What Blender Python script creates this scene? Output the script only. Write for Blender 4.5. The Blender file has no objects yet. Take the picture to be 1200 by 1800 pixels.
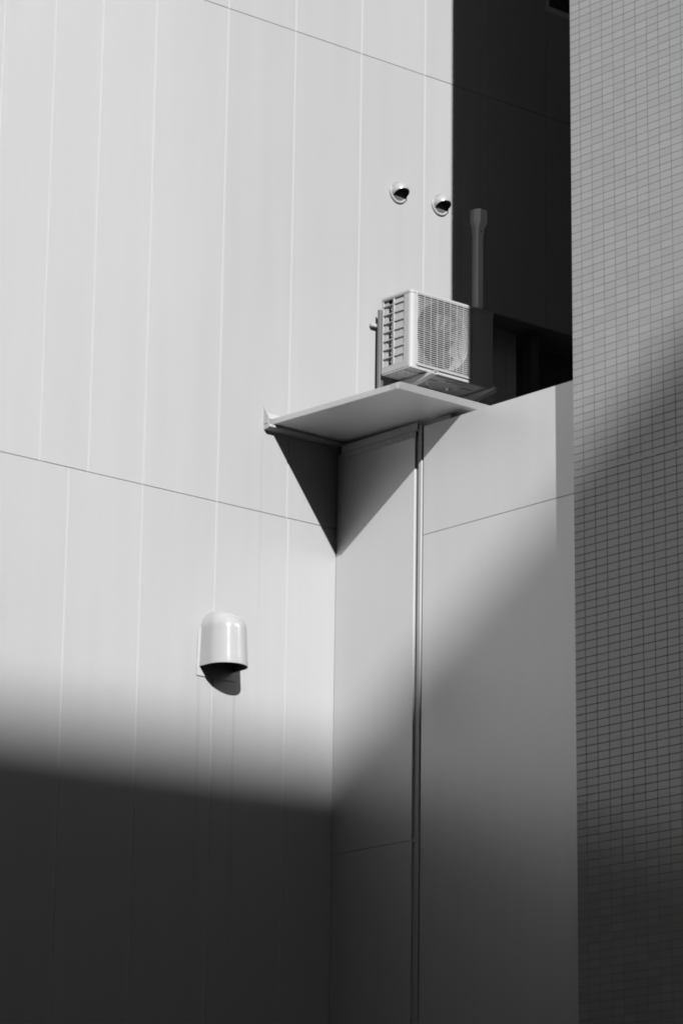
import bpy, bmesh, math, random
from mathutils import Vector, Matrix
rnd = random.Random(7)
SC = bpy.context.scene
COL = SC.collection

# ---------------------------------------------------------------- camera
cam_d = bpy.data.cameras.new("camera")
cam = bpy.data.objects.new("camera", cam_d)
COL.objects.link(cam)
SC.camera = cam
cam_d.sensor_fit = 'VERTICAL'
cam_d.sensor_height = 36.0
cam_d.lens = 6352.0 / 1800.0 * 36.0
cam_d.clip_start = 0.1
cam_d.clip_end = 2000.0
R3 = Matrix((((0.76057896, -0.17982567, -0.62384484), (-0.64908252, -0.18908405, -0.73684402), (0.01454436, 0.96535483, -0.26053505))))
cam.matrix_world = Matrix.Translation(Vector((-15.30580, -18.13113, -6.10286))) @ R3.to_4x4()

# ---------------------------------------------------------------- sun, sky, exposure
SUN_TRAVEL = Vector((0.80, 1.64, -1.0)).normalized()
sun_d = bpy.data.lights.new("sun", 'SUN')
sun_d.energy = 5.0
sun_d.angle = math.radians(0.53)
sun_d.color = (1.0, 1.0, 1.0)
sun = bpy.data.objects.new("sun", sun_d)
COL.objects.link(sun)
sun.rotation_euler = SUN_TRAVEL.to_track_quat('-Z', 'Y').to_euler()
sun.location = (-20, -40, 40)

world = bpy.data.worlds.new("World")
SC.world = world
world.use_nodes = True
wt = world.node_tree
for n in list(wt.nodes):
    wt.nodes.remove(n)
sky = wt.nodes.new('ShaderNodeTexSky')
sky.sky_type = 'NISHITA'
sky.sun_disc = False
to_sun = -SUN_TRAVEL
sky.sun_elevation = math.asin(to_sun.z)
sky.sun_rotation = math.atan2(to_sun.x, to_sun.y)
bw = wt.nodes.new('ShaderNodeRGBToBW')          # the photograph is black and white
bg = wt.nodes.new('ShaderNodeBackground')
bg.inputs['Strength'].default_value = 0.06
wo = wt.nodes.new('ShaderNodeOutputWorld')
wt.links.new(sky.outputs[0], bw.inputs[0])
wt.links.new(bw.outputs[0], bg.inputs['Color'])
wt.links.new(bg.outputs[0], wo.inputs[0])

SC.view_settings.view_transform = 'Standard'
SC.view_settings.look = 'None'
SC.view_settings.gamma = 1.0
SC.view_settings.exposure = 1.2
SC.cycles.filter_width = 1.9
SC.cycles.max_bounces = 8
SC.cycles.caustics_reflective = False
SC.cycles.blur_glossy = 0.2

# ---------------------------------------------------------------- materials
def nodes(name):
    m = bpy.data.materials.new(name)
    m.use_nodes = True
    nt = m.node_tree
    return m, nt, nt.nodes['Principled BSDF']

def N(nt, typ, **kw):
    n = nt.nodes.new(typ)
    for k, v in kw.items():
        setattr(n, k, v)
    return n

def math_n(nt, op, a, b=None, c=None, clamp=False):
    n = nt.nodes.new('ShaderNodeMath')
    n.operation = op
    n.use_clamp = clamp
    for i, v in enumerate((a, b, c)):
        if v is None:
            continue
        if isinstance(v, (int, float)):
            n.inputs[i].default_value = v
        else:
            nt.links.new(v, n.inputs[i])
    return n.outputs[0]

def noise(nt, vec, scale, detail=3.0, rough=0.5):
    n = nt.nodes.new('ShaderNodeTexNoise')
    n.inputs['Scale'].default_value = scale
    n.inputs['Detail'].default_value = detail
    n.inputs['Roughness'].default_value = rough
    nt.links.new(vec, n.inputs['Vector'])
    return n.outputs['Fac']

def grey(nt, val):
    c = nt.nodes.new('ShaderNodeCombineColor')
    for i in range(3):
        nt.links.new(val, c.inputs[i])
    return c.outputs[0]

def mapped(nt, scale):
    tc = nt.nodes.new('ShaderNodeTexCoord')
    mp = nt.nodes.new('ShaderNodeMapping')
    mp.inputs['Scale'].default_value = scale
    nt.links.new(tc.outputs['Object'], mp.inputs['Vector'])
    return mp.outputs[0]

def plain(name, base, rough=0.5, metallic=0.0, var=0.06, scale=6.0, bump=0.0, bscale=60.0, spec=0.5, coat=0.0):
    m, nt, p = nodes(name)
    v = mapped(nt, (1, 1, 1))
    f = noise(nt, v, scale, 4.0)
    val = math_n(nt, 'MULTIPLY_ADD', f, base * var * 2, base * (1 - var))
    nt.links.new(grey(nt, val), p.inputs['Base Color'])
    p.inputs['Roughness'].default_value = rough
    p.inputs['Metallic'].default_value = metallic
    p.inputs['Specular IOR Level'].default_value = spec
    p.inputs['Coat Weight'].default_value = coat
    if bump:
        b = nt.nodes.new('ShaderNodeBump')
        b.inputs['Strength'].default_value = bump
        b.inputs['Distance'].default_value = 0.002
        nt.links.new(noise(nt, v, bscale, 3.0), b.inputs['Height'])
        nt.links.new(b.outputs[0], p.inputs['Normal'])
    return m

def panel_paint(name, base, metal, rough, streaks=()):
    """satin metallic coated cladding; faint rain runs below fittings"""
    m, nt, p = nodes(name)
    v = mapped(nt, (1, 1, 1))
    vs = mapped(nt, (7, 7, 0.35))
    a = noise(nt, v, 0.7, 3.0)
    b = noise(nt, vs, 1.0, 4.0, 0.6)
    val = math_n(nt, 'MULTIPLY_ADD', a, 0.05, 0.965)
    val2 = math_n(nt, 'MULTIPLY_ADD', b, 0.10, 0.955)
    val = math_n(nt, 'MULTIPLY', val, val2)
    at = nt.nodes.new('ShaderNodeAttribute')
    at.attribute_name = 'tone'
    val = math_n(nt, 'MULTIPLY', val, math_n(nt, 'MULTIPLY_ADD', at.outputs['Fac'], 0.016, 1.0))
    fine = noise(nt, v, 38.0, 4.0, 0.65)
    val = math_n(nt, 'MULTIPLY', val, math_n(nt, 'MULTIPLY_ADD', fine, 0.05, 0.975))
    geo = nt.nodes.new('ShaderNodeNewGeometry')
    sep = nt.nodes.new('ShaderNodeSeparateXYZ')
    nt.links.new(geo.outputs['Position'], sep.inputs[0])
    wob = noise(nt, mapped(nt, (1, 1, 2.2)), 1.5, 2.0)
    for (x0, w, ztop, zbot, k) in streaks:
        dx = math_n(nt, 'SUBTRACT', sep.outputs[0], x0)
        dx = math_n(nt, 'ADD', dx, math_n(nt, 'MULTIPLY_ADD', wob, 0.012, -0.006))
        dx = math_n(nt, 'ABSOLUTE', dx)
        g = math_n(nt, 'SUBTRACT', 1.0, math_n(nt, 'DIVIDE', dx, w), clamp=True)
        top = math_n(nt, 'MULTIPLY', math_n(nt, 'SUBTRACT', ztop, sep.outputs[2]), 12.0, clamp=True)
        bot = math_n(nt, 'DIVIDE', math_n(nt, 'SUBTRACT', sep.outputs[2], zbot), ztop - zbot, clamp=True)
        s = math_n(nt, 'MULTIPLY', math_n(nt, 'MULTIPLY', g, top), bot)
        val = math_n(nt, 'MULTIPLY', val, math_n(nt, 'MULTIPLY_ADD', s, -k, 1.0))
    val = math_n(nt, 'MULTIPLY', val, base)
    nt.links.new(grey(nt, val), p.inputs['Base Color'])
    p.inputs['Metallic'].default_value = metal
    r = math_n(nt, 'MULTIPLY_ADD', b, 0.08, rough - 0.04)
    nt.links.new(r, p.inputs['Roughness'])
    bp = nt.nodes.new('ShaderNodeBump')
    bp.inputs['Strength'].default_value = 0.25
    bp.inputs['Distance'].default_value = 0.012
    nt.links.new(noise(nt, v, 1.6, 2.0), bp.inputs['Height'])
    nt.links.new(bp.outputs[0], p.inputs['Normal'])
    return m

A_METAL = 0.03
A_ROUGH = 0.55
B_BASE = 0.41
B_METAL = 0.43
B_ROUGH = 0.35
M_A = panel_paint("cladding_paint", 0.211, A_METAL, A_ROUGH, ((-0.662, 0.020, 0.74, -1.9, 0.10), (-1.146, 0.022, -1.02, -3.4, 0.13),
                                            (-0.852, 0.018, -1.02, -3.4, 0.16), (-1.02, 0.05, -1.08, -2.4, 0.05),
                                            (0.53, 0.05, 2.66, 1.9, 0.03), (0.925, 0.05, 2.66, 1.9, 0.03)))
M_B = panel_paint("annex_paint", B_BASE, B_METAL, B_ROUGH)
M_SEAL = plain("pale_sealant", 0.24, 0.55, var=0.04)
M_GASKET = plain("dark_gasket", 0.30, 0.7)
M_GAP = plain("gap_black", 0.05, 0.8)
M_LEDGE_BOUNCE = plain("ledge_bounce_paint", 0.82, 0.42, 0.5, var=0.05, scale=3)  # slab underside only: bounced light put into a paler colour
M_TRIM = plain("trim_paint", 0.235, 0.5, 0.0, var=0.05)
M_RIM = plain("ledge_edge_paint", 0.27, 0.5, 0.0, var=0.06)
M_AC = plain("appliance_paint", 0.222, 0.6, var=0.07, scale=9, bump=0.1, spec=0.3)
M_SHROUD = plain("shroud_plastic", 0.26, 0.6)
M_GUARD = plain("guard_plastic", 0.085, 0.6)
M_ACIN = plain("appliance_inside", 0.03, 0.6)
M_PAN = plain("galvanised_pan", 0.50, 0.45, 0.3, var=0.15, scale=25)
M_BRK = plain("galvanised_steel", 0.48, 0.4, 0.5, var=0.12, scale=30)
M_FAN = plain("fan_plastic", 0.03, 0.5)
M_HOOD = plain("hood_enamel", 0.22, 0.13, 0.0, var=0.04, spec=0.5)
M_VENT = plain("vent_metal", 0.215, 0.32, 0.1, var=0.03)
M_DUCT_SHADE = plain("duct_inside_shade", 0.05, 0.8)  # shade inside the hood and vents put into a dark colour
M_PIPE = plain("pipe_plastic", 0.62, 0.4, var=0.04)
M_DOOR = plain("dark_door_paint", 0.35, 0.5, var=0.2)
M_ROOF = plain("roof_membrane", 0.16, 0.8, var=0.2)
M_ASPH = plain("asphalt", 0.05, 0.9, var=0.25, scale=3, bump=0.6, bscale=120)
M_CONC = plain("pavement_concrete", 0.22, 0.85, var=0.15, scale=2, bump=0.3)
M_FAR = plain("far_render", 0.12, 0.8, var=0.1, scale=0.4)
M_GLASS = plain("dark_glass", 0.03, 0.08, var=0.1)
M_MARK = plain("road_paint", 0.7, 0.7, var=0.1)

def tile_mat(name, off, ny=1.0, pitch_h=0.1002, pitch_v=0.0505, axis=1, zjoint=0.002, yedge=-2.463):
    """stacked ceramic tiles: glazed face, matt recessed grout"""
    m, nt, p = nodes(name)
    geo = nt.nodes.new('ShaderNodeNewGeometry')
    sep = nt.nodes.new('ShaderNodeSeparateXYZ')
    nt.links.new(geo.outputs['Position'], sep.inputs[0])
    h = sep.outputs[axis]
    if axis == 1:
        h = math_n(nt, 'SUBTRACT', h, math_n(nt, 'MULTIPLY_ADD', sep.outputs[2], LEAN, -1.66 * LEAN))
    z = sep.outputs[2]
    wob = math_n(nt, 'MULTIPLY_ADD', noise(nt, geo.outputs['Position'], 3.0, 2.0), 0.004, -0.002)
    hh = math_n(nt, 'DIVIDE', math_n(nt, 'ADD', math_n(nt, 'SUBTRACT', h, off), wob), pitch_h)
    zz = math_n(nt, 'DIVIDE', math_n(nt, 'SUBTRACT', z, zjoint), pitch_v)
    ch = math_n(nt, 'FLOOR', hh); cz = math_n(nt, 'FLOOR', zz)
    fh = math_n(nt, 'FRACT', hh); fz = math_n(nt, 'FRACT', zz)
    # distance to nearest line, in metres
    def dist(f, pitch):
        a = math_n(nt, 'SUBTRACT', 0.5, math_n(nt, 'ABSOLUTE', math_n(nt, 'SUBTRACT', f, 0.5)))
        return math_n(nt, 'MULTIPLY', a, pitch)
    dh = math_n(nt, 'ADD', dist(fh, pitch_h), math_n(nt, 'MULTIPLY', math_n(nt, 'COMPARE', cz, 0.0, 0.1), math_n(nt, 'LESS_THAN', fz, 0.4))); dz = dist(fz, pitch_v)
    # wider movement joint at zjoint
    dj = math_n(nt, 'SUBTRACT', math_n(nt, 'ABSOLUTE', math_n(nt, 'SUBTRACT', z, zjoint)), 0.0006)
    dmin = math_n(nt, 'MINIMUM', math_n(nt, 'MINIMUM', dh, dz), dj)
    tile = nt.nodes.new('ShaderNodeMapRange')
    tile.interpolation_type = 'SMOOTHSTEP'
    tile.inputs['From Min'].default_value = 0.0019
    tile.inputs['From Max'].default_value = 0.0035
    nt.links.new(dmin, tile.inputs['Value'])
    t = tile.outputs[0]
    wn = nt.nodes.new('ShaderNodeTexWhiteNoise')
    wn.noise_dimensions = '2D'
    cv = nt.nodes.new('ShaderNodeCombineXYZ')
    nt.links.new(ch, cv.inputs[0]); nt.links.new(cz, cv.inputs[1])
    nt.links.new(cv.outputs[0], wn.inputs['Vector'])
    tv = math_n(nt, 'MULTIPLY_ADD', wn.outputs['Value'], TILE_BASE * 0.10, TILE_BASE * 0.95)
    big = math_n(nt, 'MULTIPLY_ADD', noise(nt, geo.outputs['Position'], 0.9, 4.0), 0.12, 0.94)
    tv = math_n(nt, 'MULTIPLY', tv, big)
    gv = math_n(nt, 'MULTIPLY_ADD', noise(nt, geo.outputs['Position'], 9.0, 3.0), GROUT_BASE * 0.5, GROUT_BASE * 0.75)
    mixv = nt.nodes.new('ShaderNodeMix'); mixv.data_type = 'FLOAT'
    nt.links.new(t, mixv.inputs[0]); nt.links.new(gv, mixv.inputs[2]); nt.links.new(tv, mixv.inputs[3])
    nt.links.new(grey(nt, mixv.outputs[0]), p.inputs['Base Color'])
    nt.links.new(math_n(nt, 'MULTIPLY_ADD', t, TILE_ROUGH - 0.9, 0.9), p.inputs['Roughness'])
    nt.links.new(math_n(nt, 'MULTIPLY', t, TILE_SPEC), p.inputs['Specular IOR Level'])
    # every tile tilts a touch, grout sits back
    wn2 = nt.nodes.new('ShaderNodeTexWhiteNoise'); wn2.noise_dimensions = '2D'
    nt.links.new(cv.outputs[0], wn2.inputs['Vector'])
    s2 = nt.nodes.new('ShaderNodeSeparateColor')
    nt.links.new(wn2.outputs['Color'], s2.inputs[0])
    tilt = math_n(nt, 'ADD',
                  math_n(nt, 'MULTIPLY', math_n(nt, 'MULTIPLY_ADD', s2.outputs[0], 2.0, -1.0), math_n(nt, 'MULTIPLY', fh, 0.0009)),
                  math_n(nt, 'MULTIPLY', math_n(nt, 'MULTIPLY_ADD', s2.outputs[1], 2.0, -1.0), math_n(nt, 'MULTIPLY', fz, 0.0005)))
    hgt = tilt
    bp = nt.nodes.new('ShaderNodeBump')
    bp.inputs['Strength'].default_value = 0.6
    bp.inputs['Distance'].default_value = 1.0
    nt.links.new(hgt, bp.inputs['Height'])
    nt.links.new(bp.outputs[0], p.inputs['Normal'])
    return m

LEAN = 0.0091
TILE_BASE = 0.168
TILE_ROUGH = 0.17
TILE_SPEC = 0.85
GROUT_BASE = 0.112
M_TILE = tile_mat("glazed_tile", -2.551)
M_TILE_X = tile_mat("glazed_tile_return", -0.158, axis=0)

# ---------------------------------------------------------------- mesh helpers
def link(name, bm, mats, parent=None, smooth=False, loc=None):
    me = bpy.data.meshes.new(name)
    bmesh.ops.recalc_face_normals(bm, faces=bm.faces)
    if smooth:
        for f in bm.faces:
            f.smooth = True
    bm.to_mesh(me); bm.free()
    for m in (mats if isinstance(mats, (list, tuple)) else [mats]):
        me.materials.append(m)
    o = bpy.data.objects.new(name, me)
    COL.objects.link(o)
    if parent is not None:
        o.parent = parent
        if parent.type == 'EMPTY':
            o.matrix_parent_inverse = Matrix.Translation(-Vector(parent.location))
    if smooth:
        try:
            me.set_sharp_from_angle(angle=math.radians(35))
        except Exception:
            pass
    return o

def tag(o, label=None, cat=None, group=None, kind=None):
    if label: o['label'] = label
    if cat: o['category'] = cat
    if group: o['group'] = group
    if kind: o['kind'] = kind
    return o

def thing(name, loc, label, cat, group=None):
    o = bpy.data.objects.new(name, None)
    o.empty_display_size = 0.1
    COL.objects.link(o)
    o.location = loc
    return tag(o, label, cat, group)

def box(bm, x0, x1, y0, y1, z0, z1, mat=0, bev=0.0, seg=1):
    vs = [bm.verts.new((x, y, z)) for x in (x0, x1) for y in (y0, y1) for z in (z0, z1)]
    q = [(0, 1, 3, 2), (4, 6, 7, 5), (0, 4, 5, 1), (2, 3, 7, 6), (0, 2, 6, 4), (1, 5, 7, 3)]
    fs = [bm.faces.new([vs[i] for i in f]) for f in q]
    for f in fs:
        f.material_index = mat
    if bev:
        es = list({e for f in fs for e in f.edges})
        r = bmesh.ops.bevel(bm, geom=es, offset=bev, segments=seg, profile=0.5, affect='EDGES')
        for f in r['faces']:
            f.material_index = mat
    return fs

def prism(bm, pts, axis, a, b, mat=0, bev=0.0, seg=1):
    """polygon pts (2-d) extruded along axis from a to b"""
    def P(u, v, w):
        return {0: (w, u, v), 1: (u, w, v), 2: (u, v, w)}[axis]
    A = [bm.verts.new(P(u, v, a)) for u, v in pts]
    B = [bm.verts.new(P(u, v, b)) for u, v in pts]
    fs = [bm.faces.new(A), bm.faces.new(B[::-1])]
    n = len(pts)
    for i in range(n):
        fs.append(bm.faces.new((A[i], A[(i + 1) % n], B[(i + 1) % n], B[i])))
    for f in fs:
        f.material_index = mat
    if bev:
        es = list({e for f in fs for e in f.edges})
        r = bmesh.ops.bevel(bm, geom=es, offset=bev, segments=seg, profile=0.5, affect='EDGES')
        for f in r['faces']:
            f.material_index = mat
    return fs

def cyl(bm, p0, p1, r0, r1=None, n=24, mat=0, caps=True):
    r1 = r0 if r1 is None else r1
    p0 = Vector(p0); p1 = Vector(p1)
    d = (p1 - p0).normalized()
    u = d.orthogonal().normalized(); w = d.cross(u)
    A = []; B = []
    for i in range(n):
        t = 2 * math.pi * i / n
        k = u * math.cos(t) + w * math.sin(t)
        A.append(bm.verts.new(p0 + k * r0)); B.append(bm.verts.new(p1 + k * r1))
    fs = [bm.faces.new((A[i], A[(i + 1) % n], B[(i + 1) % n], B[i])) for i in range(n)]
    if caps:
        fs += [bm.faces.new(A[::-1]), bm.faces.new(B)]
    for f in fs:
        f.material_index = mat
    return fs

def tone_layer(bm):
    return bm.faces.layers.float.get("tone") or bm.faces.layers.float.new("tone")

def panel(bm, plane, s0, s1, z0, z1, depth=0.03, ch=0.0018, off=(0, 0, 0, 0), mat=0):
    """one cladding panel with chamfered edges. plane 'A': face y=0, s is x. plane 'B': face x=0, s is y."""
    def P(s, z, d):
        return (s, d, z) if plane == 'A' else (d, s, z)
    tl = tone_layer(bm)
    tone = rnd.uniform(-1, 1)
    rings = []
    for (inset, d) in ((0.0, depth), (0.0, ch), (ch, 0.0)):
        rings.append([bm.verts.new(P(a, b, d + (o if inset or d == ch else 0))) for (a, b, o) in
                      ((s0 + inset, z0 + inset, off[0]), (s1 - inset, z0 + inset, off[1]),
                       (s1 - inset, z1 - inset, off[2]), (s0 + inset, z1 - inset, off[3]))])
    fs = []
    for r in range(2):
        for i in range(4):
            fs.append(bm.faces.new((rings[r][i], rings[r][(i + 1) % 4], rings[r + 1][(i + 1) % 4], rings[r + 1][i])))
    fs.append(bm.faces.new(rings[2]))
    for f in fs:
        f.material_index = mat
        f[tl] = tone

def offs(k=0.0012):
    return tuple(rnd.uniform(-k, k) * 0.5 for _ in range(4))

# ---------------------------------------------------------------- the ground
GZ = -7.8
bm = bmesh.new()
box(bm, -400, 400, -400, 400, GZ - 0.5, GZ)
tag(link("ground", bm, M_ASPH), kind='structure')
bm = bmesh.new()
box(bm, -60, 6, -6.0, 0.5, GZ - 0.2, GZ + 0.12, bev=0.02)
tag(link("pavement", bm, M_CONC), kind='structure')
bm = bmesh.new()
for i in range(14):
    box(bm, -60 + i * 8, -56 + i * 8, -24.1, -23.95, GZ + 0.002, GZ + 0.006)
tag(link("road_marking", bm, M_MARK), kind='structure')

# ---------------------------------------------------------------- panel clad building (wall A, face y = 0)
bld = thing("panel_building", (-6.0, 0.0, GZ), "tall building clad in pale vertical metal panels with thin seams behind the air conditioner", "building")
Z1, Z2 = 0.178, 3.690
GV, GH = 0.0058, 0.0013           # half widths of vertical and horizontal joints
mid = [-2.885, -2.476, -2.093, -1.649, -1.034, -0.436, 0.167, 0.767, 1.367, 1.967, 2.567, 3.167]
low = [-3.45, -2.85, -2.243, -1.649, -1.036, -0.421, 0.03]
left = [-3.285 - 0.6 * i for i in range(20)][::-1]
left_low = [-4.05 - 0.6 * i for i in range(19)][::-1]
mid = left + mid
low = left_low + low
bm = bmesh.new()
RX0 = 1.15                          # recess under the wall starts here
RZ = 2.055
WX0, WZ0, WZ1 = 1.955, 4.53, 5.7    # window at the top
def strip_row(xs, za, zb):
    for a, b in zip(xs[:-1], xs[1:]):
        z0 = za
        if za < RZ < zb and b > RX0 + 0.02:
            if a < RX0:                                # split the panel at the recess
                panel(bm, 'A', a + GV, RX0, za + GH, zb - GH, off=(0, 0, 0, 0))
                panel(bm, 'A', RX0 + 0.001, b - GV, RZ, zb - GH, off=(0, 0, 0, 0))
                continue
            z0 = RZ - GH
        panel(bm, 'A', a + GV, b - GV, z0 + GH, zb - GH, off=offs())
strip_row(mid, Z1, Z2)
for k in range(4):                                     # storeys above
    za = Z2 + 3.512 * k; zb = za + 3.512
    if k == 0:
        for a, b in zip(mid[:-1], mid[1:]):
            if a >= 1.9 and b < 3.0:
                panel(bm, 'A', a + GV, b - GV, za + GH, WZ0, off=(0, 0, 0, 0))
                panel(bm, 'A', a + GV, b - GV, WZ1, zb - GH, off=(0, 0, 0, 0))
            else:
                panel(bm, 'A', a + GV, b - GV, za + GH, zb - GH, off=offs())
    else:
        strip_row(mid, za, zb)
for k in range(2):
    zb = Z1 - 4.4 * k
    strip_row(low, zb - (4.4, 3.3)[k], zb)
# sealant in the vertical joints, darker gasket in the horizontal ones
for xs, za, zb in ((mid, Z1, Z2), (mid, Z2, Z2 + 14.05), (low, Z1 - 7.0, Z1)):
    for x in xs:
        z0 = RZ if (x > RX0 and za == Z1) else za
        if za == Z2 and 1.96 < x < 2.6:
            box(bm, x - GV, x + GV, 0.0035, 0.02, za + GH, WZ0, mat=1)
            box(bm, x - GV, x + GV, 0.0035, 0.02, WZ1, zb, mat=1)
        else:
            box(bm, x - GV, x + GV, 0.0035, 0.02, z0 + GH, zb - GH, mat=1)
zj = [Z1, Z2] + [Z2 + 3.512 * k for k in (1, 2, 3)] + [Z1 - 4.4]
for z in zj:
    x1 = 3.167 if z > 1 else 0.03
    box(bm, mid[0], x1, 0.009, 0.024, z - GH - 0.001, z + GH + 0.001, mat=2)
# backing behind the panels, left open at the recess and the window
box(bm, mid[0], RX0, 0.031, 0.3, GZ, Z2 + 14.05, mat=2)
box(bm, RX0, 3.2, 0.031, 0.45, RZ + 0.02, WZ0 - 0.02, mat=2)
box(bm, RX0, WX0, 0.031, 0.3, WZ0 - 0.02, Z2 + 14.05, mat=2)
box(bm, 3.0, 3.2, 0.031, 0.3, WZ0 - 0.02, Z2 + 14.05, mat=2)
box(bm, WX0, 3.0, 0.031, 0.3, WZ1 + 0.02, Z2 + 14.05, mat=2)
# soffit lip and reveal of the recess
box(bm, RX0, 3.2, 0.003, 0.45, RZ - 0.006, RZ + 0.018, mat=0)
link("wall", bm, [M_A, M_SEAL, M_GASKET], bld)
bm = bmesh.new()                                       # building mass behind the facade
box(bm, mid[0], 8.0, 0.46, 12.0, GZ, Z2 + 13.9)
box(bm, mid[0], RX0 - 0.01, 0.301, 0.46, GZ, Z2 + 13.9)
link("core", bm, M_FAR, bld)
bm = bmesh.new()                                       # coping
box(bm, mid[0] - 0.05, 3.25, -0.04, 0.5, Z2 + 14.05, Z2 + 14.2, bev=0.01)
link("coping", bm, M_TRIM, bld)
# dark recess wall under the panels with a post
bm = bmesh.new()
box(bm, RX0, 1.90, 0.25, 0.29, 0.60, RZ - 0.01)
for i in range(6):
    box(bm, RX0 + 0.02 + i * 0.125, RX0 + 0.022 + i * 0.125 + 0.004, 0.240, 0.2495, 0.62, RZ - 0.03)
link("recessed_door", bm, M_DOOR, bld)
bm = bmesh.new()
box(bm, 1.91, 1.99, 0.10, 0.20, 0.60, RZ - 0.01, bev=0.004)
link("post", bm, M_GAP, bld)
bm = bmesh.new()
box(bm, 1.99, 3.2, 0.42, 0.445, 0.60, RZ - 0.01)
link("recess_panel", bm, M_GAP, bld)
# window at the very top of the picture
bm = bmesh.new()
box(bm, WX0, WX0 + 0.045, 0.0, 0.16, WZ0, WZ1, bev=0.004)
box(bm, 2.94, 2.985, 0.0, 0.16, WZ0, WZ1, bev=0.004)
box(bm, WX0 + 0.045, 2.94, 0.0, 0.16, WZ0, WZ0 + 0.045)
box(bm, WX0 + 0.045, 2.94, 0.0, 0.16, WZ1 - 0.045, WZ1)
wf = link("window", bm, M_DOOR, bld)
bm = bmesh.new()
box(bm, WX0 + 0.045, 2.94, 0.08, 0.10, WZ0 + 0.045, WZ1 - 0.045)
link("pane", bm, M_GLASS, wf)

# ---------------------------------------------------------------- annex block (wall B, face x = 0)
ann = thing("annex_building", (1.5, -1.2, GZ), "low pale panelled block below the ledge with a flat roof and a vertical joint", "building")
BT = 0.720
bm = bmesh.new()
# narrow panel next to the corner
for (za, zb) in ((-2.058, 0.70), (-5.6, -2.058)):
    panel(bm, 'B', -0.800, -0.004, za + 0.002, zb - 0.001, depth=0.028, ch=0.0015)
# wide panel and its joint
for (za, zb) in ((-0.032, BT - 0.002), (-3.55, -0.032), (-7.0, -3.55)):
    panel(bm, 'B', -2.455, -0.886, za + 0.0012, zb - 0.0012, depth=0.028, ch=0.0015)
box(bm, 0.008, 0.03, -0.83, -0.0, -2.07, -2.045, mat=2)
box(bm, 0.006, 0.03, -2.455, -0.886, -0.040, -0.024, mat=2)
box(bm, 0.006, 0.03, -2.455, -0.886, -3.56, -3.54, mat=2)
box(bm, 0.030, 0.20, -2.455, 0.0, -7.79, BT - 0.012, mat=2)
link("wall", bm, [M_B, M_SEAL, M_GASKET], ann)
bm = bmesh.new()
box(bm, 0.018, 0.0299, -0.838, -0.801, -7.0, 0.70)
link("joint_channel", bm, M_GASKET, ann)
bm = bmesh.new()
box(bm, -0.004, 0.0299, -0.872, -0.838, -7.0, 0.735, bev=0.005, seg=3)
link("joint_trim", bm, M_TRIM, ann)
bm = bmesh.new()
box(bm, 0.20, 3.2, -2.455, 0.0, 0.50, 0.56)
box(bm, 0.20, 3.2, -2.455, 0.0, GZ, 0.49)
link("roof", bm, M_ROOF, ann)
bm = bmesh.new()
prism(bm, [(0.004, BT - 0.011), (0.004, BT - 0.004), (0.010, BT), (0.20, BT - 0.008), (0.20, BT - 0.011)], 1, -2.455, -0.886)
link("coping", bm, M_TRIM, ann)

# ---------------------------------------------------------------- tiled building
til = thing("tiled_building", (3.0, -8.0, GZ), "tall building faced in small stacked grey tiles at the right edge", "building")
TX, TY = -0.158, -2.463
bm = bmesh.new()
prism(bm, [(TX, TY), (9.0, TY), (9.0, -16.0), (TX, -16.0)], 2, GZ, 19.0)
for f in bm.faces:
    n = f.normal
    f.material_index = 1 if abs(f.calc_center_median().y - TY) < 0.01 or f.calc_center_median().y < -15.9 else 0
for v in bm.verts:                # the tower face is a hair out of plumb
    v.co.y += LEAN * (v.co.z - 1.66)
link("wall", bm, [M_TILE, M_TILE_X], til)
bm = bmesh.new()
box(bm, TX - 0.03, 9.03, -16.03, TY + 0.03, 19.0, 19.15, bev=0.01)
link("coping", bm, M_TRIM, til)

# ---------------------------------------------------------------- far building whose roof edge throws the soft shade
s = 72.0
Ez = -1.42 - SUN_TRAVEL.z * s
Ey = -SUN_TRAVEL.y * s
far = thing("office_block", (-20, Ey - 8, GZ), "long flat roofed office block across the street behind the viewer", "building")
bm = bmesh.new()
def ey(x):                        # the street front runs a couple of degrees off the panelled wall
    return Ey + 0.04 * (x + 28.0)
prism(bm, [(-75, ey(-75) - 16), (35, ey(35) - 16), (35, ey(35)), (-75, ey(-75))], 2, GZ, Ez - 0.4)
link("wall", bm, M_FAR, far)
bm = bmesh.new()
prism(bm, [(-75.1, ey(-75) - 16.1), (35.1, ey(35) - 16.1), (35.1, ey(35.1)), (-75.1, ey(-75.1))], 2, Ez - 0.39, Ez)
link("parapet", bm, M_CONC, far)
for r in range(8):
    bm = bmesh.new()
    prism(bm, [(-73, ey(-73) - 0.02), (33, ey(33) - 0.02), (33, ey(33) + 0.03), (-73, ey(-73) + 0.03)], 2, GZ + 2.0 + r * 3.9, GZ + 3.7 + r * 3.9)
    link("window_band", bm, M_GLASS, far)

tow = thing("sky_blocker_tower", (-42, -22, GZ), "unseen dark tower mass added left of the viewer to block sky light", "building")  # unseen mass, added to cut the sky light on the walls
bm = bmesh.new()
box(bm, -62, -32, -34, 18, GZ, 62)
link("wall", bm, M_FAR, tow)
for r in range(15):
    bm = bmesh.new()
    box(bm, -31.99, -31.97, -32, 16, GZ + 2.0 + r * 4.4, GZ + 4.1 + r * 4.4)
    link("window_band", bm, M_GLASS, tow)

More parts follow.
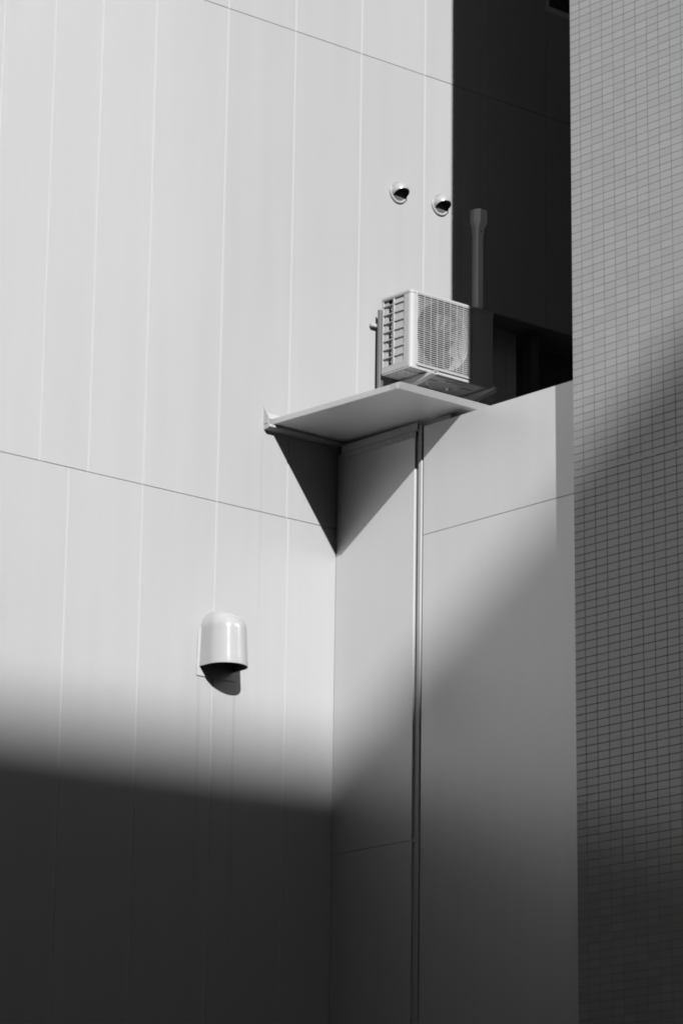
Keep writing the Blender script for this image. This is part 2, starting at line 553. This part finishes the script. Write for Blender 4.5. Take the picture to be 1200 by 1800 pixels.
# ---------------------------------------------------------------- ledge in the corner
led = thing("ledge", (-0.3, -0.66, 0.76), "pale flat metal ledge jutting from the inside corner under the air conditioner", "ledge")
LX, LY = -0.612, -1.330
def lz(y):                        # the underside drops slightly towards the street
    return 0.788 + 0.033 * (y / 1.33)
bm = bmesh.new()
T = 0.040
pts = [(0.0 - 0.001, lz(0)), (LY + 0.013, lz(LY)), (LY - 0.015, lz(LY) + T), (-0.001, lz(0) + T)]
prism(bm, pts, 0, LX, 0.62, bev=0.0025, seg=2)
bmesh.ops.recalc_face_normals(bm, faces=bm.faces)
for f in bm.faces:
    f.material_index = 0 if f.normal.z < -0.9 else 1  # underside coloured paler than the rim in place of bounced light
link("slab", bm, [M_LEDGE_BOUNCE, M_RIM], led)
bm = bmesh.new()                  # folded corner piece of the edge trim
box(bm, LX - 0.0025, LX + 0.001, LY + 0.012, LY + 0.075, lz(LY) - 0.001, lz(LY) + T + 0.002)
box(bm, LX - 0.0045, LX - 0.002, LY + 0.028, LY + 0.040, lz(LY) + 0.008, lz(LY) + T - 0.006)
link("corner_cap", bm, M_TRIM, led)
bm = bmesh.new()                  # angle along wall A
prism(bm, [(-0.002, 0.790), (-0.062, 0.780), (-0.062, 0.764), (-0.046, 0.756), (-0.002, 0.750)], 0, -0.650, -0.004, bev=0.0015)
link("wall_angle", bm, M_TRIM, led)
bm = bmesh.new()                  # upstand flashing on wall A, its end plate
prism(bm, [(-0.002, 0.915), (-0.002, 0.790), (-0.048, 0.792), (-0.050, 0.838), (-0.038, 0.852), (-0.014, 0.890)], 0, -0.652, -0.646)
prism(bm, [(-0.002, 0.872), (-0.002, 0.830), (-0.016, 0.832), (-0.016, 0.838), (-0.006, 0.872)], 0, -0.646, 0.30)
link("flashing", bm, M_TRIM, led)
bm = bmesh.new()                  # cover strips on wall B
box(bm, -0.016, -0.002, -0.842, -0.062, 0.702, 0.752, bev=0.002)
box(bm, -0.0075, -0.0015, -0.815, -0.062, 0.662, 0.7015, bev=0.0015)
link("cover_strip", bm, M_RIM, led)
for y in (-0.78, -0.55, -0.32, -0.12):
    bm = bmesh.new()
    cyl(bm, (-0.0076, y, 0.680), (-0.0115, y, 0.680), 0.006, 0.0045, 10)
    link("screw", bm, M_BRK, led)
bm = bmesh.new()                  # packer between the wall top and the slab
box(bm, 0.012, 0.11, -1.14, -0.93, 0.712, 0.752, bev=0.006, seg=2)
link("packer", bm, M_TRIM, led)

# ---------------------------------------------------------------- air conditioner
AX0, AX1, AYF, AYB, AZ0, AZ1 = 0.317, 1.097, -0.385, -0.080, 1.316, 1.876
ac = thing("air_conditioner", ((AX0 + AX1) / 2, -0.23, AZ0), "boxy outdoor air conditioner unit with a square fan grille on the wall above the ledge", "air conditioner")
gx0, gx1, gz0, gz1 = 0.374, 0.892, 1.350, 1.860          # grille opening
# body: outline in plan with a rounded front left corner, front face opened for the fan
bm = bmesh.new()
zb0, zb1 = AZ0 + 0.012, AZ1 - 0.018
rc = 0.028
def wall_strip(pts, z0, z1):
    A = [bm.verts.new((x, y, z0)) for x, y in pts]; B = [bm.verts.new((x, y, z1)) for x, y in pts]
    return [bm.faces.new((A[i], A[i + 1], B[i + 1], B[i])) for i in range(len(pts) - 1)]
corner = [(AX0 + rc - rc * math.cos(t), AYF + rc - rc * math.sin(t)) for t in [i * math.pi / 16 for i in range(9)]]
sy0, sy1 = -0.312, -0.092          # louvred region of the left side
wall_strip([(AX0, sy0)] + corner + [(gx0, AYF)], zb0, zb1)
wall_strip([(AX0, AYB), (AX0, sy1)], zb0, zb1)
wall_strip([(AX0, sy1), (AX0, sy0)], zb0, 1.368)
wall_strip([(AX0, sy1), (AX0, sy0)], 1.852, zb1)
cr = [(AX1 - rc + rc * math.sin(t), AYF + rc - rc * math.cos(t)) for t in [i * math.pi / 16 for i in range(9)]]
wall_strip([(gx1, AYF)] + cr + [(AX1, AYB)], zb0, zb1)
wall_strip([(gx0, AYF), (gx1, AYF)], zb0, gz0)
wall_strip([(gx0, AYF), (gx1, AYF)], gz1, zb1)
wall_strip([(AX1, AYB), (AX0, AYB)], zb0, zb1)
body = link("body", bm, M_AC, ac, smooth=True)
# front frame round the grille
bm = bmesh.new()
fw = 0.010
box(bm, gx0 - fw, gx0, AYF - 0.007, AYF + 0.02, gz0 - fw, gz1 + fw, bev=0.002)
box(bm, gx1, gx1 + fw * 0.6, AYF - 0.004, AYF + 0.02, gz0 - fw, gz1 + fw, bev=0.0015)
box(bm, gx0 + 0.0005, gx1 - 0.0005, AYF - 0.006, AYF + 0.02, gz1, gz1 + fw, bev=0.002)
box(bm, gx0 + 0.0005, gx1 - 0.0005, AYF - 0.012, AYF + 0.02, gz0 - 0.014, gz0, bev=0.003)
link("grille_frame", bm, M_AC, ac)
# shroud with round opening, dark cavity and fan
fcx, fcz, fr = (gx0 + gx1) / 2 - 0.004, (gz0 + gz1) / 2, 0.226
bm = bmesh.new()
n = 64
ring = []; outer = []
for i in range(n):
    t = 2 * math.pi * i / n
    ring.append(bm.verts.new((fcx + fr * math.cos(t), AYF + 0.022, fcz + fr * math.sin(t))))
    k = 1.0 / max(abs(math.cos(t)), abs(math.sin(t)))
    outer.append(bm.verts.new((fcx + 0.262 * k * math.cos(t), AYF + 0.018, fcz + 0.262 * k * math.sin(t))))
mouth = [bm.verts.new((fcx + (v.co.x - fcx) * 1.07, AYF + 0.019, fcz + (v.co.z - fcz) * 1.07)) for v in ring]
for v in ring:
    v.co.y = AYF + 0.045
back = [bm.verts.new((v.co.x, AYB - 0.085, v.co.z)) for v in ring]
for i in range(n):
    j = (i + 1) % n
    bm.faces.new((ring[i], ring[j], mouth[j], mouth[i]))
    bm.faces.new((mouth[i], mouth[j], outer[j], outer[i]))
    bm.faces.new((ring[i], back[i], back[j], ring[j])).material_index = 0
link("fan_shroud", bm, [M_SHROUD], ac, smooth=True)
bm = bmesh.new()
box(bm, gx0 - 0.01, gx1 + 0.01, AYB - 0.06, AYB - 0.05, gz0, gz1)
for i in range(60):
    x = gx0 + i * 0.0088
    box(bm, x, x + 0.003, AYB - 0.07, AYB - 0.0605, gz0, gz1)
link("heat_exchanger", bm, M_ACIN, ac)
bm = bmesh.new()
cyl(bm, (fcx, AYF + 0.035, fcz), (fcx, AYF + 0.10, fcz), 0.05, 0.055, 32)
for b in range(3):
    a0 = b * 2 * math.pi / 3 + 0.5
    prev = None
    for i in range(9):
        t = a0 + i * 0.135
        w = 0.03 + 0.062 * i / 8
        ri, ro = 0.045, 0.215 - 0.012 * abs(i - 4) / 4
        a = bm.verts.new((fcx + ri * math.cos(t), AYF + 0.04 + w * 0.7, fcz + ri * math.sin(t)))
        c = bm.verts.new((fcx + ro * math.cos(t), AYF + 0.032 + w * 0.8, fcz + ro * math.sin(t)))
        if prev:
            bm.faces.new((prev[0], a, c, prev[1]))
        prev = (a, c)
link("fan", bm, M_FAN, ac, smooth=True)
bm = bmesh.new()
ns = 34
for i in range(ns):
    z = gz0 + (i + 0.5) * (gz1 - gz0) / ns
    # each bar bows out a little at its left end
    box(bm, gx0 + 0.02, gx1, AYF - 0.006, AYF - 0.001, z - 0.0023, z + 0.0019)
    prism(bm, [(gx0, AYF + 0.004), (gx0 + 0.02, AYF - 0.006), (gx0 + 0.02, AYF - 0.001)], 2, z - 0.0023, z + 0.0019)
for i in range(1, 9):
    x = gx0 + i * (gx1 - gx0) / 8.6
    box(bm, x - 0.0014, x + 0.0014, AYF - 0.0085, AYF - 0.0062, gz0, gz1)
link("fan_grille", bm, M_AC, ac)
# louvred left side
bm = bmesh.new()
rows = [1.852 - 0.040] + [1.812 - 0.0632 * i for i in range(1, 8)]
ym = -0.203
tops = [1.852] + rows[:-1]
for k, (zt, zb) in enumerate(zip(tops, rows)):
    box(bm, AX0 - 0.0005, AX0 + 0.012, sy0, sy1, zb - 0.0035, zb + 0.0035, bev=0.001)      # cross bars
    # blank recessed plates in the front column, tilted like shutters
    z0 = zb + 0.004; z1 = zt - 0.004
    prism(bm, [(AX0 + 0.003, z0), (AX0 + 0.0085, z1), (AX0 + 0.014, z1), (AX0 + 0.009, z0)], 1, sy0, ym - 0.008)
    # hooks and tabs in the rear column
    if k > 0:
        prism(bm, [(AX0 + 0.005, z0), (AX0 + 0.010, z1), (AX0 + 0.016, z1), (AX0 + 0.012, z0)], 1, -0.118, sy1)
        prism(bm, [(-0.132, z0), (-0.118, z0), (-0.118, z1), (-0.126, z1 - 0.018)], 0, AX0 + 0.008, AX0 + 0.012)
        box(bm, AX0 + 0.006, AX0 + 0.014, -0.186, -0.178, z0, z1)
        box(bm, AX0 + 0.006, AX0 + 0.012, -0.178, -0.168, z0 + 0.022, z0 + 0.030)
box(bm, AX0 - 0.001, AX0 + 0.014, ym - 0.008, ym + 0.006, 1.368, 1.852, bev=0.0015)
box(bm, AX0 + 0.0125, AX0 + 0.0155, -0.138, sy1 - 0.0045, 1.368, 1.850)
box(bm, AX0 + 0.0165, AX0 + 0.0195, ym + 0.0065, -0.170, 1.368, 1.850)
box(bm, AX0 - 0.0008, AX0 + 0.014, sy1 - 0.004, sy1 + 0.0005, 1.368, 1.852)
link("side_louvre", bm, M_AC, ac)
bm = bmesh.new()
box(bm, AX0 + 0.030, AX0 + 0.034, sy0 - 0.01, sy1 + 0.005, 1.36, 1.86)
for i in range(14):
    y = -0.19 + i * 0.0075
    box(bm, AX0 + 0.024, AX0 + 0.0295, y, y + 0.002, 1.362, 1.858)
link("side_coil", bm, M_ACIN, ac)
# lid
bm = bmesh.new()
lid = [(AX0 - 0.003, AYB + 0.002)] + [(x - 0.003 if x < AX0 + 0.01 else x, y - 0.004) for x, y in corner] + \
      [(x + 0.003, y - 0.004) for x, y in cr] + [(AX1 + 0.003, AYB + 0.002)]
prism(bm, lid, 2, AZ1 - 0.019, AZ1, bev=0.004, seg=2)
link("lid", bm, M_AC, ac)
# base pan
bm = bmesh.new()
box(bm, AX0 + 0.004, AX1 - 0.004, AYF + 0.004, AYB - 0.004, AZ0 + 0.004, AZ0 + 0.013)
box(bm, AX0 + 0.012, AX1 - 0.012, AYF - 0.004, AYF + 0.012, AZ0 - 0.006, AZ0 + 0.012, mat=1, bev=0.003)
box(bm, AX0 + 0.20, gx1 - 0.02, AYF + 0.03, AYF + 0.036, AZ0 - 0.007, AZ0 + 0.004, bev=0.001)
for (x, y, w, d) in ((0.62, -0.22, 0.07, 0.03), (0.80, -0.27, 0.09, 0.03), (0.95, -0.20, 0.06, 0.05), (0.44, -0.24, 0.10, 0.06)):
    box(bm, x - w, x + w, y - d, y + d, AZ0 - 0.003, AZ0 + 0.0045, bev=0.003)
for (x, y) in ((0.60, -0.15), (0.66, -0.17), (0.86, -0.16)):
    cyl(bm, (x, y, AZ0 + 0.005), (x, y, AZ0 - 0.012), 0.020, 0.014, 18)
link("base_pan", bm, [M_PAN, M_AC], ac)
for (x, y) in ((0.355, -0.20), (0.40, -0.24), (0.56, -0.12), (0.63, -0.11), (0.70, -0.12)):
    bm = bmesh.new()
    cyl(bm, (x, y, AZ0 + 0.0055), (x, y, AZ0 - 0.0042), 0.006, 0.006, 12)
    link("drain_hole", bm, M_GAP, ac)
# coil guard and pipe stub at the back left
bm = bmesh.new()
box(bm, 0.303, 0.3145, -0.079, -0.050, 1.222, 1.800, bev=0.002)
box(bm, 0.3145, 0.352, -0.052, -0.047, 1.222, 1.310)
box(bm, 0.322, 0.327, -0.066, -0.052, 1.228, 1.295)
box(bm, 0.340, 0.346, -0.066, -0.052, 1.228, 1.295)
link("rear_guard", bm, M_GUARD, ac)
bm = bmesh.new()
box(bm, 0.268, 0.330, -0.034, -0.001, 1.680, 1.706, bev=0.006, seg=2)
link("service_valve", bm, M_AC, ac)

# ---------------------------------------------------------------- steel brackets below it
def bracket(x, label):
    b = thing("wall_bracket", (x, -0.2, 1.24), label, "bracket", "steel brackets carrying the air conditioner")
    bm = bmesh.new()
    prism(bm, [(-0.002, 1.303), (-0.452, 1.303), (-0.452, 1.287), (-0.002, 1.215)], 0, x - 0.002, x + 0.002)
    box(bm, x - 0.002, x + 0.038, -0.452, -0.002, 1.3035, 1.3075)
    link("arm", bm, M_BRK, b)
    bm = bmesh.new()                # sloping bottom flange
    prism(bm, [(-0.452, 1.2865), (-0.452, 1.2830), (-0.004, 1.2110), (-0.004, 1.2145)], 0, x - 0.022, x + 0.026)
    link("flange", bm, M_BRK, b)
    bm = bmesh.new()
    box(bm, x - 0.025, x + 0.030, -0.006, -0.0015, 1.10, 1.36)
    link("wall_plate", bm, M_BRK, b)
    for (zz) in (1.13, 1.18):
        bm = bmesh.new()
        cyl(bm, (x + 0.015, -0.006, zz), (x + 0.015, -0.016, zz), 0.010, 0.010, 6)
        link("bolt", bm, M_BRK, b)
    return b
bracket(0.475, "galvanised steel bracket in sunlight under the louvred end of the air conditioner")
bracket(1.045, "galvanised steel bracket in deep shade under the dark end of the air conditioner")

# ---------------------------------------------------------------- pipe on the shaded wall
pp = thing("line_duct", (1.26, 0.0, 2.03), "short upright pipe cover with a flared cap on top on the dark shaded wall", "pipe cover")
def duct_section(x0, x1, d, c):
    return [(x0, -0.001), (x0, -d + c), (x0 + c * 0.5, -d), (x1 - 0.006, -d), (x1, -d + 0.006), (x1, -0.001)]
bm = bmesh.new()
prism(bm, duct_section(1.232, 1.290, 0.060, 0.012), 2, 2.030, 2.640)
link("cover", bm, M_PIPE, pp)
bm = bmesh.new()
lo = duct_section(1.228, 1.294, 0.064, 0.016); hi = duct_section(1.210, 1.304, 0.086, 0.044)
secs = [(lo, 2.590), (lo, 2.625), (hi, 2.672), (hi, 2.762), ([(x * 0.97 + 0.0378, y * 0.95) for x, y in hi], 2.770)]
prev = None
for sec, z in secs:
    ring = [bm.verts.new((x, y, z)) for x, y in sec]
    if prev:
        for i in range(6):
            bm.faces.new((prev[i], prev[(i + 1) % 6], ring[(i + 1) % 6], ring[i]))
    else:
        bm.faces.new(ring[::-1])
    prev = ring
bm.faces.new(prev)
link("cap", bm, M_PIPE, pp)
bm = bmesh.new()
cyl(bm, (1.262, -0.0645, 2.607), (1.262, -0.068, 2.607), 0.006, 0.005, 10)
link("screw", bm, M_GAP, pp)

# ---------------------------------------------------------------- big hood
HX, HZ0, HZ1, HR, HE = -1.010, -0.955, -0.574, 0.143, 0.109
hood = thing("exhaust_hood", (HX, 0.0, HZ0), "large glossy round topped exhaust hood open at the bottom on the lower wall", "vent hood")
def plan(scale, n=28):
    pts = [(-HR * scale, -0.002)]
    e = HE * scale
    for i in range(n + 1):
        t = math.pi * i / n
        pts.append((-HR * scale * math.cos(t), -e - HR * scale * math.sin(t)))
    pts.append((HR * scale, -0.002))
    return pts
bm = bmesh.new()
rings = []
zsh = -0.712
lev = [(HZ0, 1.0), (HZ0 + 0.006, 1.0), (-0.9, 0.983), (-0.8, 0.957), (zsh, 0.935)]
for i in range(1, 13):
    t = i / 12.0
    a = t * math.pi / 2
    lev.append((zsh + (HZ1 - zsh) * math.sin(a) ** 1.0, 0.935 * max(math.cos(a), 0.0) ** 0.8))
for z, sc in lev:
    rings.append([bm.verts.new((HX + x, y, z)) for x, y in plan(max(sc, 0.02))])
for r in range(len(rings) - 1):
    for i in range(len(rings[r]) - 1):
        bm.faces.new((rings[r][i], rings[r][i + 1], rings[r + 1][i + 1], rings[r + 1][i]))
inner = []
for z, sc in lev:
    inner.append([bm.verts.new((HX + x * 0.97, y * 0.975, z - (0.0 if z == HZ0 else 0.003))) for x, y in plan(max(sc, 0.02))])
for r in range(len(inner) - 1):
    for i in range(len(inner[r]) - 1):
        bm.faces.new((inner[r][i], inner[r + 1][i], inner[r + 1][i + 1], inner[r][i + 1])).material_index = 1  # inner skin coloured dark in place of shade
for i in range(len(inner[0]) - 1):
    bm.faces.new((rings[0][i], inner[0][i], inner[0][i + 1], rings[0][i + 1]))
me_hood = link("shell", bm, [M_HOOD, M_DUCT_SHADE], hood, smooth=True)
bm = bmesh.new()
pts = [(-0.160, -1.018), (0.160, -1.018)]
for i in range(13):
    t = math.pi * i / 12
    pts.append((0.160 * math.cos(t), -0.775 + 0.150 * math.sin(t)))
prism(bm, [(HX + a, b) for a, b in pts], 1, -0.0015, -0.008, bev=0.001)
link("flange", bm, M_TRIM, hood)
bm = bmesh.new()
cyl(bm, (HX, -0.0125, -0.80), (HX, -0.016, -0.80), 0.11, 0.11, 32)
link("duct_mouth_shade", bm, M_DUCT_SHADE, hood)

# ---------------------------------------------------------------- two small dome vents
def dome_vent(cx, cz, label):
    v = thing("dome_vent", (cx, 0.0, cz), label, "vent cap", "small round vent caps high on the wall")
    bm = bmesh.new()
    prev = None
    prof = [(0.081, -0.001), (0.081, -0.011), (0.078, -0.014), (0.070, -0.014), (0.062, -0.011)]
    n = 40
    for (r, y) in prof:
        ring = [bm.verts.new((cx + r * math.cos(2 * math.pi * i / n), y, cz + r * math.sin(2 * math.pi * i / n))) for i in range(n)]
        if prev:
            for i in range(n):
                bm.faces.new((prev[i], prev[(i + 1) % n], ring[(i + 1) % n], ring[i]))
        prev = ring
    bm.faces.new(prev)
    link("flange", bm, M_VENT, v, smooth=True)
    bm = bmesh.new()
    R = 0.064
    for k, (rr, mi) in enumerate(((1.0, 0), (0.955, 1))):  # second, inner skin coloured dark for the shade under the dome
        rings = []
        for j in range(15):
            ph = j / 14 * math.pi / 2
            y = -0.010 - (0.022 if j else 0) * 1.0 - 0.060 * rr * math.sin(ph)
            if j == 0: y = -0.010
            rad = R * rr * math.cos(ph) if j < 14 else 0.0008
            rings.append([bm.verts.new((cx + rad * math.cos(2 * math.pi * i / n), y, cz + rad * math.sin(2 * math.pi * i / n))) for i in range(n)])
        for a, b in zip(rings[:-1], rings[1:]):
            for i in range(n):
                f = bm.faces.new((a[i], a[(i + 1) % n], b[(i + 1) % n], b[i])); f.material_index = mi
    # cut the opening that looks down and out
    no = Vector((0, -0.50, -0.866)).normalized()
    bmesh.ops.bisect_plane(bm, geom=bm.verts[:] + bm.edges[:] + bm.faces[:], plane_co=(cx, -0.045, cz - 0.018), plane_no=no, clear_outer=True)
    link("hood", bm, [M_VENT, M_DUCT_SHADE], v, smooth=True)
    bm = bmesh.new()
    cyl(bm, (cx, -0.0118, cz), (cx, -0.0142, cz), 0.061, 0.061, 36)  # wide dark disc paints the shade around the duct opening
    link("duct_mouth_shade", bm, M_DUCT_SHADE, v)
    bm = bmesh.new()
    for i in range(5):
        z = cz - 0.044 + i * 0.011
        w = math.sqrt(max(0.0001, 0.049 ** 2 - (z - cz) ** 2))
        box(bm, cx - w, cx + w, -0.020, -0.016, z - 0.0015, z + 0.0015)
    link("insect_grille", bm, M_VENT, v)
    return v
dome_vent(0.520, 2.735, "small round metal vent cap farther from the shadow edge, upper left of the pair")
dome_vent(0.916, 2.740, "small round metal vent cap right beside the dark shadow edge, lower right of the pair")
